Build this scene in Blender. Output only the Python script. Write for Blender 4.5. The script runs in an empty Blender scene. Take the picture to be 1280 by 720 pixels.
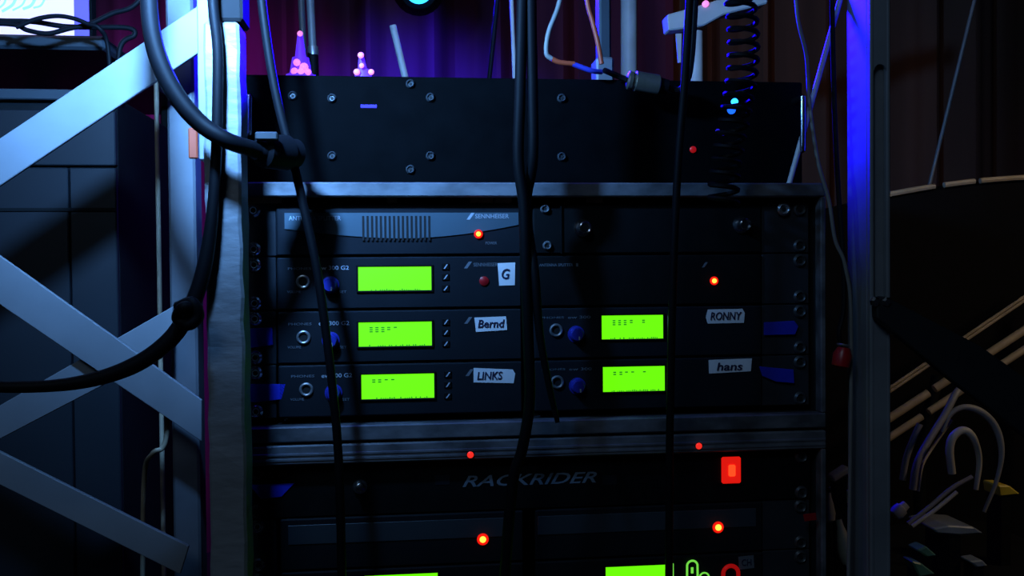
import bpy, bmesh, math, random
from mathutils import Vector, Matrix, noise
R = random.Random(7)
S = bpy.context.scene
COL = S.collection

# ------------------------------------------------------------------ camera
H = 0.80                                     # height of the top rack screw above the floor
F = 1150.0
CAM = Vector((-0.1038, -0.7719, H - 0.0514))
YAW, PIT, ROL = 0.10779, 0.01849, -0.0086
FW = Vector((math.sin(YAW)*math.cos(PIT), math.cos(YAW)*math.cos(PIT), -math.sin(PIT)))
r0 = Vector((math.cos(YAW), -math.sin(YAW), 0)); u0 = r0.cross(FW)
RT = r0*math.cos(ROL) + u0*math.sin(ROL); UP = -r0*math.sin(ROL) + u0*math.cos(ROL)
cd = bpy.data.cameras.new('camera'); cam = bpy.data.objects.new('camera', cd); COL.objects.link(cam)
cd.sensor_width = 36; cd.lens = 36*F/1280; cd.clip_start = 0.01
cam.matrix_world = Matrix(((RT.x, UP.x, -FW.x, CAM.x), (RT.y, UP.y, -FW.y, CAM.y), (RT.z, UP.z, -FW.z, CAM.z), (0, 0, 0, 1)))
S.camera = cam

def P(px, py, Y=0.0):
    """point of the vertical plane y = Y that lies at photo position px, py"""
    d = FW + RT*((px-640)/F) - UP*((py-360)/F)
    return CAM + d*((Y-CAM.y)/d.y)
def proj(p):
    v = Vector(p)-CAM; d = v.dot(FW)
    return 640+F*v.dot(RT)/d, 360-F*v.dot(UP)/d

# ------------------------------------------------------------------ world, exposure, lights
S.view_settings.view_transform = 'Standard'; S.view_settings.look = 'None'
S.view_settings.exposure = 0.0; S.view_settings.gamma = 1.0; S.view_settings.use_curve_mapping = False
w = bpy.data.worlds.new('world'); S.world = w; w.use_nodes = True
w.node_tree.nodes['Background'].inputs[0].default_value = (0.25, 0.4, 0.7, 1)
w.node_tree.nodes['Background'].inputs[1].default_value = 0.004

def light(name, kind, loc, color, power, size=0.1, target=None, spot=None, blend=0.5):
    d = bpy.data.lights.new(name, kind); d.color = color; d.energy = power
    if kind == 'AREA': d.size = size
    else: d.shadow_soft_size = size
    if spot: d.spot_size = math.radians(spot); d.spot_blend = blend
    o = bpy.data.objects.new(name, d); COL.objects.link(o); o.location = loc
    if target is not None:
        o.rotation_euler = (Vector(target)-Vector(loc)).to_track_quat('-Z', 'Y').to_euler()
    return o
# cool white work light overhead on the left, deep blue stage light overhead, violet and warm wash far off
light('work_light', 'SPOT', (-0.255, -0.225, H+0.215), (0.16, 0.44, 1.0), 29.0, 0.015, (-0.20, 0.775, H+0.20), 140, 0.8)
light('room_light', 'AREA', (-0.7, -1.4, H+1.1), (0.46, 0.70, 1.0), 3.6, 0.5, (-0.1, 0, H-0.1))
light('blue_stage_light', 'SPOT', (-0.16, -0.035, H+0.75), (0.06, 0.02, 1.0), 4.0, 0.03, (-0.1, 0.0, H), 50, 0.9)
light('blue_lamp_beam', 'SPOT', (0.02, 0.90, H+0.50), (0.006, 0.001, 1.0), 420.0, 0.09, (0.14, 0.0, H+0.14), 50, 0.4)
light('blue_back_light', 'SPOT', (-0.16, 0.95, H+0.85), (0.03, 0.03, 1.0), 170.0, 0.05, (-0.1, 1.6, H+0.25), 60, 1.0)
light('violet_wash', 'SPOT', (-0.50, 0.75, H+1.0), (0.42, 0.03, 1.0), 50.0, 0.08, (-0.62, 1.6, H+0.2), 60, 1.0)
light('stand_fill', 'SPOT', (0.10, -0.02, H+0.75), (0.75, 0.85, 1.0), 2.5, 0.04, (0.10, 0.55, H+0.2), 70, 0.8)  # added fill to brighten the stands and stick behind the amplifier
light('warm_wash', 'SPOT', (1.35, -0.25, H+0.55), (1.0, 0.74, 0.45), 10.0, 0.06, (0.85, 0.4, H-0.15), 60, 0.7)
light('warm_curtain', 'SPOT', (0.9, 0.65, H+1.1), (1.0, 0.5, 0.3), 3.0, 0.1, (0.8, 1.6, H+0.3), 80, 1.0)

# ------------------------------------------------------------------ materials
def mat(name, col, rough=0.5, metal=0.0, vary=0.0, vscale=30, bump=0.0, bscale=60, stretch=(1, 1, 1), spec=0.5,
        emit=None, estr=0.0, col2=None):
    m = bpy.data.materials.new(name); m.use_nodes = True
    nt = m.node_tree; b = nt.nodes['Principled BSDF']
    b.inputs['Base Color'].default_value = (*col, 1); b.inputs['Roughness'].default_value = rough
    b.inputs['Metallic'].default_value = metal; b.inputs['Specular IOR Level'].default_value = spec
    tc = nt.nodes.new('ShaderNodeTexCoord'); mp = nt.nodes.new('ShaderNodeMapping')
    mp.inputs['Scale'].default_value = stretch
    nt.links.new(tc.outputs['Object'], mp.inputs[0])
    if vary or col2:
        n = nt.nodes.new('ShaderNodeTexNoise'); n.inputs['Scale'].default_value = vscale; n.inputs['Detail'].default_value = 6
        rp = nt.nodes.new('ShaderNodeValToRGB')
        rp.color_ramp.elements[0].position = 0.35; rp.color_ramp.elements[1].position = 0.65
        c2 = col2 or tuple(c*(1-vary) for c in col)
        rp.color_ramp.elements[0].color = (*c2, 1); rp.color_ramp.elements[1].color = (*col, 1)
        nt.links.new(mp.outputs[0], n.inputs['Vector']); nt.links.new(n.outputs[0], rp.inputs[0])
        nt.links.new(rp.outputs[0], b.inputs['Base Color'])
    if bump:
        n = nt.nodes.new('ShaderNodeTexNoise'); n.inputs['Scale'].default_value = bscale; n.inputs['Detail'].default_value = 5
        bp = nt.nodes.new('ShaderNodeBump'); bp.inputs['Strength'].default_value = bump; bp.inputs['Distance'].default_value = 0.002
        nt.links.new(mp.outputs[0], n.inputs['Vector']); nt.links.new(n.outputs[0], bp.inputs['Height'])
        nt.links.new(bp.outputs[0], b.inputs['Normal'])
    if emit:
        b.inputs['Emission Color'].default_value = (*emit, 1); b.inputs['Emission Strength'].default_value = estr
    return m
M = dict(
    post=mat('silver_tape_wrap', (0.27, 0.28, 0.30), 0.5, 0.0, vary=0.25, vscale=14, bump=0.6, bscale=45, stretch=(1, 1, 2.5)),
    brace=mat('painted_flat_bar', (0.25, 0.265, 0.29), 0.5, 0.0, vary=0.2, vscale=12, bump=0.08, bscale=40),
    alu=mat('worn_aluminium', (0.18, 0.187, 0.21), 0.45, 0.0, vary=0.65, vscale=45, bump=0.35, bscale=90, stretch=(0.6, 1, 1)),
    mast=mat('galvanised_strut', (0.22, 0.235, 0.26), 0.45, 0.0, vary=0.2, vscale=25, bump=0.1),
    black=mat('black_powder_coat', (0.006, 0.007, 0.008), 0.6, 0, spec=0.12, vary=0.3, vscale=40, bump=0.05, bscale=400),
    amp=mat('matt_black_amplifier', (0.0022, 0.0026, 0.0032), 0.8, spec=0.02, vary=0.3, vscale=40),
    shell=mat('black_case_shell', (0.016, 0.018, 0.022), 0.6, 0, vary=0.3, vscale=20),
    panel=mat('dark_face_plate', (0.011, 0.014, 0.019), 0.55, 0, spec=0.12, vary=0.15, vscale=30, bump=0.04, bscale=300),
    ear=mat('anthracite_bracket', (0.035, 0.04, 0.05), 0.45, 0.2, vary=0.2, vscale=40),
    swoosh=mat('blue_grey_plate', (0.07, 0.11, 0.14), 0.4, 0.1, vary=0.1, vscale=20),
    slot=mat('slot_black', (0.004, 0.004, 0.005), 0.8),
    chrome=mat('bright_nickel', (0.75, 0.77, 0.8), 0.22, 1.0, vary=0.1),
    steel=mat('dull_nickel', (0.5, 0.52, 0.55), 0.35, 0.8, vary=0.15),
    dark=mat('dimmed_nickel', (0.10, 0.11, 0.12), 0.4, 0.6, vary=0.2),  # nickel darkened to put the dim light on the screws into colour
    rubber=mat('black_rubber', (0.0035, 0.004, 0.006), 0.6, 0, vary=0.2, vscale=60, bump=0.05, spec=0.15),
    ink=mat('print_grey', (0.45, 0.5, 0.58), 0.5, vary=0.1),
    inkdim=mat('print_dim', (0.15, 0.17, 0.20), 0.5, vary=0.1),
    logo=mat('silver_letters', (0.16, 0.21, 0.27), 0.4, 0.0, vary=0.1),
    marker=mat('marker_ink', (0.01, 0.015, 0.06), 0.6, vary=0.2),
    label=mat('white_label_tape', (0.85, 0.86, 0.9), 0.55, vary=0.12, vscale=50),
    bluetape=mat('blue_tape', (0.02, 0.035, 0.70), 0.5, vary=0.2, vscale=40, bump=0.1),
    knob=mat('blue_knob', (0.02, 0.03, 0.35), 0.4, vary=0.1),
    lcd=mat('green_backlit_lcd', (0.05, 0.2, 0.01), 0.4, emit=(0.16, 1.0, 0.003), estr=1.0),
    lcd_ink=mat('lcd_segment', (0.005, 0.16, 0.01), 0.5, emit=(0.0, 0.25, 0.02), estr=0.6),
    greenring=mat('green_lit_key', (0.1, 0.3, 0.05), 0.4, emit=(0.22, 0.9, 0.08), estr=0.8),
    core=mat('led_core', (0.3, 0.05, 0.01), 0.3, emit=(1.0, 0.16, 0.015), estr=7),
    lens=mat('led_lens_red', (0.4, 0.01, 0.01), 0.25, emit=(1.0, 0.012, 0.004), estr=0.85),
    lensdim=mat('led_lens_dim', (0.3, 0.01, 0.01), 0.3, emit=(1.0, 0.01, 0.01), estr=0.25),
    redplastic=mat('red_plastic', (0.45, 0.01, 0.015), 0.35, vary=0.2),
    blueled=mat('blue_led', (0.02, 0.05, 0.4), 0.3, emit=(0.01, 0.12, 1.0), estr=1.6),
    bluedim=mat('blue_led_dim', (0.02, 0.02, 0.4), 0.3, emit=(0.03, 0.01, 1.0), estr=0.5),
    lamp=mat('blue_lamp_lens', (0.02, 0.2, 0.5), 0.3, emit=(0.02, 0.35, 1.0), estr=4),
    screen=mat('lit_screen', (0.4, 0.4, 0.6), 0.4, emit=(0.72, 0.62, 1.0), estr=1.05),
    screenart=mat('lit_screen_cyan', (0.3, 0.5, 0.7), 0.4, emit=(0.25, 0.62, 1.0), estr=1.0),
    screenblue=mat('lit_screen_edge', (0.1, 0.1, 0.6), 0.4, emit=(0.12, 0.10, 1.0), estr=0.9),
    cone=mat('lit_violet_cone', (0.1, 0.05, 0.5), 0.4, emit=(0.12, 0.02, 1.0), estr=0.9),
    bead=mat('pink_light_bead', (0.5, 0.2, 0.4), 0.4, emit=(1.0, 0.28, 0.75), estr=1.0),
    curtain=mat('wine_curtain', (0.20, 0.03, 0.08), 0.85, vary=0.35, vscale=6, stretch=(1, 1, 0.2)),
    brown=mat('brown_curtain', (0.16, 0.07, 0.045), 0.9, vary=0.3, vscale=6, stretch=(1, 1, 0.2)),
    wall=mat('dark_wall', (0.02, 0.02, 0.025), 0.9, vary=0.3, vscale=3),
    floor=mat('dark_stage_floor', (0.03, 0.028, 0.027), 0.6, vary=0.4, vscale=5),
    cloth=mat('dark_cloth', (0.006, 0.006, 0.007), 0.95, vary=0.3, vscale=20),
    deskm=mat('dark_desk', (0.03, 0.04, 0.05), 0.5, vary=0.2, vscale=15),
    white=mat('white_stand', (0.6, 0.6, 0.6), 0.4, vary=0.15),
    grey=mat('grey_tube', (0.30, 0.31, 0.32), 0.4, 0.3, vary=0.2),
    orange=mat('orange_cable', (0.45, 0.07, 0.025), 0.5, vary=0.2),
    greycable=mat('grey_cable', (0.25, 0.24, 0.22), 0.5, vary=0.2),
    bluecable=mat('blue_cable', (0.04, 0.05, 0.5), 0.5, vary=0.2),
    brass=mat('brushed_connector', (0.45, 0.42, 0.34), 0.3, 0.85, vary=0.2, vscale=80),
    beige=mat('beige_tube', (0.42, 0.33, 0.22), 0.5, vary=0.25, vscale=40),
    cream=mat('cream_plastic', (0.5, 0.46, 0.34), 0.45, vary=0.2),
    yellow=mat('yellow_plastic', (0.55, 0.40, 0.03), 0.45, vary=0.2),
    green=mat('green_plastic', (0.10, 0.25, 0.16), 0.35, vary=0.2),
    tag=mat('tan_tape', (0.85, 0.45, 0.22), 0.6, vary=0.25, vscale=60),
    glass=mat('grey_tray', (0.22, 0.25, 0.26), 0.3, vary=0.2),
)

# ------------------------------------------------------------------ mesh builder
def smooth(pts, n=8):
    p = [Vector(q) for q in pts]; out = []
    if len(p) < 3: return p
    e = [p[0]*2-p[1]] + p + [p[-1]*2-p[-2]]
    for i in range(1, len(e)-2):
        a, b, c, d = e[i-1], e[i], e[i+1], e[i+2]
        for k in range(n):
            t = k/n
            out.append(0.5*((2*b)+(c-a)*t+(2*a-5*b+4*c-d)*t*t+(3*b-a-3*c+d)*t**3))
    out.append(p[-1]); return out
class MB:
    def __init__(s): s.bm = bmesh.new(); s.sm = False
    def box(s, a, b, bev=0.0, seg=1):
        a = Vector(a); b = Vector(b); c = (a+b)/2; d = b-a
        t = bmesh.new(); bmesh.ops.create_cube(t, size=1)
        for v in t.verts: v.co = Vector((v.co.x*abs(d.x)+c.x, v.co.y*abs(d.y)+c.y, v.co.z*abs(d.z)+c.z))
        if bev: bmesh.ops.bevel(t, geom=t.edges[:], offset=bev, segments=seg, affect='EDGES', profile=0.5)
        s.merge(t); return s
    def merge(s, t):
        me = bpy.data.meshes.new('tmp'); t.to_mesh(me); t.free(); s.bm.from_mesh(me); bpy.data.meshes.remove(me)
    def poly(s, pts, y0, y1, bev=0.0):          # pts: world (x, z), prism from y0 (front) to y1
        t = bmesh.new()
        f = [t.verts.new((x, y0, z)) for x, z in pts]; k = [t.verts.new((x, y1, z)) for x, z in pts]
        n = len(pts); t.faces.new(f); t.faces.new(k[::-1])
        for i in range(n): t.faces.new((f[i], k[i], k[(i+1) % n], f[(i+1) % n]))
        bmesh.ops.recalc_face_normals(t, faces=t.faces[:])
        if bev: bmesh.ops.bevel(t, geom=t.edges[:], offset=bev, segments=1, affect='EDGES')
        s.merge(t); return s
    def polypx(s, pts, Y, th, bev=0.0):
        return s.poly([(P(x, y, Y).x, P(x, y, Y).z) for x, y in pts], Y, Y+th, bev)
    def rings(s, rs, cap=True):
        prev = None; vs = []
        for r in rs:
            cur = [s.bm.verts.new(p) for p in r]; vs.append(cur)
            if prev:
                for i in range(len(cur)):
                    j = (i+1) % len(cur); s.bm.faces.new((prev[i], prev[j], cur[j], cur[i]))
            prev = cur
        if cap:
            s.bm.faces.new(vs[0][::-1]); s.bm.faces.new(vs[-1])
        s.sm = True; return s
    def tube(s, pts, r, n=10, sm=8, cap=True):
        p = smooth(pts, sm) if sm else [Vector(q) for q in pts]
        rs = r if isinstance(r, (list, tuple)) else None
        up = None; R_ = []
        for i, q in enumerate(p):
            t = (p[min(i+1, len(p)-1)]-p[max(i-1, 0)]).normalized()
            if up is None: up = t.orthogonal().normalized()
            up = (up-t*up.dot(t)).normalized(); sd = t.cross(up)
            if rs:
                f = i/(len(p)-1)*(len(rs)-1); k = min(int(f), len(rs)-2); rr = rs[k]*(1-f+k)+rs[k+1]*(f-k)
            else: rr = r
            R_.append([q+(up*math.cos(a)+sd*math.sin(a))*rr for a in [2*math.pi*j/n for j in range(n)]])
        return s.rings(R_, cap)
    def lathe(s, o, ax, prof, n=20):            # prof: (distance along axis, radius)
        o = Vector(o); ax = Vector(ax).normalized(); u = ax.orthogonal().normalized(); v = ax.cross(u)
        return s.rings([[o+ax*h+(u*math.cos(a)+v*math.sin(a))*max(r, 1e-5) for a in [2*math.pi*j/n for j in range(n)]] for h, r in prof])
    def ring(s, o, ax, Rr, r, n=24, m=8):
        o = Vector(o); ax = Vector(ax).normalized(); u = ax.orthogonal().normalized(); v = ax.cross(u)
        g = []
        for j in range(n):
            a = 2*math.pi*j/n; d = u*math.cos(a)+v*math.sin(a)
            g.append([s.bm.verts.new(o+d*(Rr+r*math.cos(b))+ax*r*math.sin(b)) for b in [2*math.pi*k/m for k in range(m)]])
        for j in range(n):
            for k in range(m):
                s.bm.faces.new((g[j][k], g[(j+1) % n][k], g[(j+1) % n][(k+1) % m], g[j][(k+1) % m]))
        s.sm = True; return s
    def crinkle(s, amp, sc, cut=0.02):
        bmesh.ops.subdivide_edges(s.bm, edges=[e for e in s.bm.edges if e.calc_length() > cut*2], cuts=50)
        for v in s.bm.verts:
            k = noise.noise(Vector((v.co.x*sc, v.co.y*sc, v.co.z*sc*1.6)))
            v.co.x += amp*k; v.co.y += amp*noise.noise(Vector((v.co.z*sc*2, v.co.x*sc, 5)))
        return s
    def build(s, name, m, parent=None, label=None, cat=None, group=None, kind=None):
        bm = s.bm; bmesh.ops.recalc_face_normals(bm, faces=bm.faces[:])
        if parent: off = Vector(parent['_w'])
        else:
            xs = [v.co for v in bm.verts]
            off = Vector(((min(v.x for v in xs)+max(v.x for v in xs))/2, (min(v.y for v in xs)+max(v.y for v in xs))/2, min(v.z for v in xs)))
        for v in bm.verts: v.co -= off
        if s.sm:
            for f in bm.faces: f.smooth = len(f.verts) <= 4
        me = bpy.data.meshes.new(name); bm.to_mesh(me); bm.free()
        if s.sm:
            try: me.set_sharp_from_angle(angle=math.radians(40))
            except Exception: pass
        me.materials.append(m if not isinstance(m, str) else M[m])
        o = bpy.data.objects.new(name, me); COL.objects.link(o)
        if parent: o.parent = parent
        else: o.location = off
        o['_w'] = tuple(off)
        tagit(o, label, cat, group, kind); return o
def tagit(o, label=None, cat=None, group=None, kind=None):
    for k, v in (('label', label), ('category', cat), ('group', group), ('kind', kind)):
        if v: o[k] = v
def thing(name, loc, label, cat, group=None):
    o = bpy.data.objects.new(name, None); COL.objects.link(o); o.location = loc; o['_w'] = tuple(loc)
    o.empty_display_size = 0.02
    tagit(o, label, cat, group); return o
def text(txt, x0, x1, z0, z1, Y, name, m, parent, shear=0.0, th=0.0004, rot=0.0, bold=0.0):
    c = bpy.data.curves.new('t', 'FONT'); c.body = txt; c.size = 1; c.shear = shear; c.extrude = 0.02; c.offset = bold
    c.resolution_u = 3
    o = bpy.data.objects.new('t', c); COL.objects.link(o); dg = bpy.context.evaluated_depsgraph_get(); dg.update()
    me = bpy.data.meshes.new_from_object(o.evaluated_get(dg)); COL.objects.unlink(o); bpy.data.objects.remove(o)
    xs = [v.co.x for v in me.vertices]; ys = [v.co.y for v in me.vertices]
    b = MB(); b.bm.from_mesh(me); bpy.data.meshes.remove(me)
    ax, bx, ay, by = min(xs), max(xs), min(ys), max(ys); cx = (x0+x1)/2; cz = (z0+z1)/2
    for v in b.bm.verts:
        x = x0+(v.co.x-ax)/(bx-ax)*(x1-x0); z = z0+(v.co.y-ay)/(by-ay)*(z1-z0)
        dx, dz = x-cx, z-cz
        v.co = Vector((cx+dx*math.cos(rot)-dz*math.sin(rot), Y-(th if v.co.z > 0 else 0), cz+dx*math.sin(rot)+dz*math.cos(rot)))
    return b.build(name, m, parent)
def textpx(txt, a, b, c, d, Y, name, m, parent, **k):     # photo box a..c wide, b..d high on plane Y
    p = P(a, d, Y); q = P(c, b, Y); r = P(a, b, Y)
    return text(txt, p.x, q.x, (p.z+P(c, d, Y).z)/2, (q.z+r.z)/2, Y, name, m, parent, **k)

# ------------------------------------------------------------------ the room
MB().box((-3, -3, -0.05), (3, 2.2, 0)).build('floor', 'floor', kind='structure')
MB().box((-3, 2.2, 0), (3, 2.3, 3)).build('wall_back', 'wall', kind='structure')
MB().box((-3.1, -3, 0), (-3, 2.2, 3)).build('wall_left', 'wall', kind='structure')
MB().box((3, -3, 0), (3.1, 2.2, 3)).build('wall_right', 'wall', kind='structure')
MB().box((-3.1, -3, 3), (3.1, 2.3, 3.1)).build('ceiling', 'wall', kind='structure')

def curtain(x0, x1, Y, z0, z1, m, label, amp=0.035, seed=0):
    b = MB(); n = int((x1-x0)/0.012); fr = []; bk = []
    for i in range(n+1):
        x = x0+(x1-x0)*i/n
        y = Y+amp*math.sin(x*38+seed)+amp*0.5*math.sin(x*71+1.3+seed)+amp*0.4*math.sin(x*17+seed*2)
        fr.append((x, y)); bk.append((x, y+0.004))
    loop = fr+bk[::-1]
    b.rings([[Vector((x, y, z)) for x, y in loop] for z in (z0, (z0+z1)/2, z1)])
    return b.build('curtain', m, None, label, 'curtain')
curtain(-1.9, 0.62, 1.75, 0.0, 2.9, 'curtain', 'wine red stage curtain behind the equipment, lit violet and blue')
curtain(0.64, 2.4, 1.80, 0.0, 2.9, 'brown', 'dim brown curtain behind the metal mast on the right', seed=2)

# ------------------------------------------------------------------ left lattice tower
PF = -0.075                                       # plane of the front post's face
a = P(258, 360, PF); b_ = P(303.5, 360, PF); top = P(290, 27, PF)
tw = thing('lattice_tower', ((a.x+b_.x)/2, -0.05, 0), 'silver lattice tower of flat bars and posts left of the rack', 'tower')
MB().box((a.x, PF, 0), (b_.x, PF+0.030, top.z), 0.002).crinkle(0.0017, 60).build('post', 'post', tw, 'front post wrapped in crinkled silver tape')
q0 = P(211, 300, 0.03); q1 = P(245, 300, 0.03)
MB().box((q0.x, 0.03, 0), (q1.x, 0.055, 1.35), 0.002).build('post', mat('smooth_rear_post', (0.13, 0.135, 0.15), 0.5, vary=0.2), tw, 'rear post, smooth')
q0 = P(250, 300, -0.03); q1 = P(266, 300, -0.03)
MB().box((q0.x, -0.030, P(255, 200, -0.03).z), (q1.x, -0.012, 1.35), 0.001).build('upright_bar', 'brace', tw)
def brace(pts, Y, lab=None, th=0.004):
    return MB().polypx(pts, Y, th, 0.0005).build('brace', 'brace', tw, lab)
brace([(-60, 213), (252, 4), (252, 63), (-60, 272)], -0.012)
brace([(-60, 280), (0, 320), (145, 423), (252, 500), (252, 552), (205, 520), (100, 449), (-60, 340)], -0.002)
brace([(-60, 541), (216, 383), (216, 436), (-60, 580)], 0.005)
brace([(-60, 533), (0, 565), (236, 683), (225, 718), (0, 606), (-60, 574)], 0.005)
# cloth stuffed above the front post, small orange tie round the post
t = P(275, 12, PF); 
MB().box((P(273, 0, PF).x, PF-0.001, P(290, 26, PF).z), (P(303, 0, PF).x, PF+0.031, 1.30), 0.002).build('post_sleeve', 'cloth', tw, 'dark cloth sleeve above the front post')
p = P(247, 182, -0.02)
MB().box((p.x-0.004, -0.034, p.z-0.012), (p.x+0.003, -0.031, p.z+0.012), 0.001).build('cable_tie', 'orange', tw, 'orange tie')

# ------------------------------------------------------------------ right mast
MY = -0.03
xl = P(1088, 300, MY).x; xr = P(1113.5, 300, MY).x
Yr = MY
while proj((xl, Yr, H))[0] > 1059: Yr += 0.0005
ms = thing('slotted_mast', ((xl+xr)/2, (MY+Yr)/2, 0), 'grey slotted metal mast right of the rack, its left side lit blue', 'mast')
zs = P(1100, 80, MY).z; zb = P(1100, 400, MY).z
wd = xr-xl; fx = wd*0.2
m_ = MB(); m_.box((xl, MY+0.006, 0), (xr, Yr, 1.40), 0.001)
m_.box((xl, MY, 0), (xl+fx, MY+0.0065, 1.40), 0.001); m_.box((xr-fx, MY, 0), (xr, MY+0.0065, 1.40), 0.001)
m_.build('channel', 'mast', ms)
cxm = (xl+xr)/2; hw = (xr-xl)/2-fx
def arch(zc, up, far):
    g = [(cxm-hw-0.0005, far), (cxm-hw-0.0005, zc)]
    g += [(cxm-hw*math.cos(t_*math.pi/8), zc+up*hw*math.sin(t_*math.pi/8)) for t_ in range(9)]
    g += [(cxm+hw+0.0005, zc), (cxm+hw+0.0005, far)]
    return g
MB().poly(arch(zs-hw, 1, 1.40), MY+0.0003, MY+0.007).build('slot_cover', 'mast', ms)
MB().poly(arch(zb+hw, -1, 0.0), MY+0.0003, MY+0.007).build('slot_cover', 'mast', ms)
MB().polypx([(1096, 374), (1106, 370), (1225, 432), (1420, 570), (1420, 650), (1190, 475), (1097, 398)], MY-0.012, 0.010, 0.001).build('diagonal_strut', 'shell', ms, 'black diagonal strut')
for px in (1094, 1108):
    p = P(px, 377, MY-0.012)
    MB().lathe((p.x, MY-0.010, p.z), (0, -1, 0), [(0, 0.0042), (0.003, 0.0042), (0.0045, 0.0025), (0.0046, 0)], 6).build('bolt', 'chrome', ms)
p = P(1050, 440, -0.02)
c = thing('mains_plug', (p.x, -0.02, p.z-0.012), 'small red plug hanging between the rack and the mast', 'plug')
MB().lathe((p.x, -0.02, p.z-0.014), (0.2, 0, 1), [(0, 0.004), (0.002, 0.0075), (0.012, 0.008), (0.018, 0.005), (0.019, 0)], 14).build('plug_body', 'redplastic', c)
MB().tube([(p.x+0.003, -0.02, p.z+0.004), (p.x-0.001, -0.02, p.z+0.016), (p.x+0.006, -0.015, p.z+0.06), (p.x+0.004, 0.0, p.z+0.25), (p.x+0.01, 0.02, 1.40)], 0.0022, 8).build('lead', 'rubber', c)
MB().ring((p.x+0.003, -0.02, p.z+0.006), (0.2, 0, 1), 0.0045, 0.0012, 16, 6).build('collar', 'steel', c)

# ------------------------------------------------------------------ rack cases
RX0, RX1 = -0.2465, 0.2465                        # inner opening
cxr0 = P(1032.5, 240, -0.012).x                      # outer right edge as seen
CX0, CX1 = -cxr0, cxr0
zt1 = P(660, 228, -0.012).z; zt0 = P(660, 246, -0.012).z; zb1 = P(600, 527.5, -0.012).z; zb0 = P(600, 547, -0.012).z
def case(z1, z1i, z0i, z0, label, side=True, depth=0.40):
    t = thing('rack_case', (0, depth/2, z0), label, 'rack case', 'stacked rack cases')
    b = MB()
    b.box((CX0, 0.0, z1i), (CX1, depth, z1-0.0005)); b.box((CX0, 0.0, z0+0.0005), (CX1, depth, z0i))
    b.box((CX0, 0.0, z0i), (RX0, depth, z1i)); b.box((RX1, 0.0, z0i), (CX1, depth, z1i))
    b.box((RX0, depth-0.01, z0i), (RX1, depth, z1i))
    b.build('case_shell', 'shell', t)
    MB().box((CX0, -0.012, z1i), (CX1, 0.0, z1), 0.0012).build('top_rail', 'alu', t)
    MB().box((CX0, -0.012, z0), (CX1, 0.0, z0i), 0.0012).build('bottom_rail', 'alu', t)
    MB().box((CX0, -0.0118, z0i), (RX0, 0.0, z1i), 0.001).build('side_rail', 'alu', t)
    MB().box((RX1, -0.0118, z0i), (CX1, 0.0, z1i), 0.001).build('side_rail', 'alu', t)
    return t
up = case(zt1, zt0, zb1, zb0, 'upper rack case with worn aluminium edges holding the green display receivers')
LZ1 = zb0-0.0022; LZ1i = P(600, 574.5, -0.012).z; LZ0i = 0.045; 
lo = case(LZ1, LZ1i, LZ0i, 0.03, 'lower rack case standing on the floor under the other case')
for x in (CX0+0.03, CX1-0.03):
    for y in (0.03, 0.36):
        MB().lathe((x, y, 0), (0, 0, 1), [(0, 0.018), (0.028, 0.022), (0.0302, 0.022)], 16).build('rubber_foot', 'rubber', lo)
# fine grooves along the lower case's rail
for dz in (0.0042, 0.0085):
    MB().box((CX0+0.001, -0.0128, LZ1i+dz-0.0011), (CX1-0.001, -0.0119, LZ1i+dz+0.0011), 0.0003).build('rail_ridge', 'alu', lo)

# ------------------------------------------------------------------ rack units
UT = [H+0.0064-k*0.04445 for k in range(5)]
LT = [LZ1i-0.0015-k*0.04445 for k in range(12)]
def screw(x, z, parent, Y=0.0, m='steel', big=True):
    r = 0.0058 if big else 0.004
    o = MB().lathe((x, Y, z), (0, -1, 0), [(0, r), (0.0012, r), (0.003, r*0.72), (0.0022, r*0.55), (0.0012, r*0.5), (0.0012, 0)], 20).build('screw', m, parent)
    MB().lathe((x, Y-0.0012, z), (0, -1, 0), [(0, r*0.36), (0.0006, r*0.36), (0.0007, 0)], 6).build('socket', 'slot', o)
def led(px, py, parent, Y=0.0, r=0.0028, rim=True):
    p = P(px, py, Y)
    o = MB().lathe((p.x, Y, p.z), (0, -1, 0), [(0, r*1.25), (0.0006, r*1.25), (0.0009, r*1.0), (0.001, 0)], 16).build('indicator_light', 'lens', parent, 'glowing red indicator light')
    MB().lathe((p.x, Y-0.0008, p.z), (0, -1, 0), [(0, r*0.7), (0.0012, r*0.62), (0.002, r*0.35), (0.0022, 0)], 14).build('glowing_core', 'core', o)
def ear(parent, side, zt, Y=0.0, inner=None, m='ear', screws=True, hh=0.0440):
    x0, x1 = (-0.2413, inner) if side < 0 else (inner, 0.2413)
    MB().box((x0, Y, zt-hh), (x1, Y+0.003, zt-0.0004), 0.0006).build('rack_ear', m, parent)
    if screws:
        sx = -0.2327 if side < 0 else 0.2327
        for dz in (0.0064, 0.0381): screw(sx, zt-dz, parent, Y, 'chrome' if side < 0 else 'dark')  # right screws take the darkened copy for their dimmer light
XL0, XL1 = P(347, 400).x, P(652, 400).x
XR0, XR1 = P(667, 400).x, P(952, 400).x
def chassis(name, x0, x1, zt, label, cat, m='panel', group=None, depth=0.22):
    t = thing(name, ((x0+x1)/2, depth/2, zt-0.044), label, cat, group)
    MB().box((x0+0.002, 0.004, zt-0.0425), (x1-0.002, depth, zt-0.002)).build('chassis', 'black', t)
    MB().box((x0, -0.0012, zt-0.0438), (x1, 0.0045, zt-0.0008), 0.0012).build('face_plate', m, t)
    return t
FY = -0.0012
def jack(px, py, t):
    p = P(px, py, FY)
    o = MB().ring((p.x, FY-0.0008, p.z), (0, -1, 0), 0.0046, 0.0012, 24, 8).build('jack_socket', 'steel', t)
    MB().lathe((p.x, FY, p.z), (0, -1, 0), [(0, 0.0038), (0.0003, 0.0038), (0.0004, 0)], 16).build('socket_hole', 'slot', o)
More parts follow.
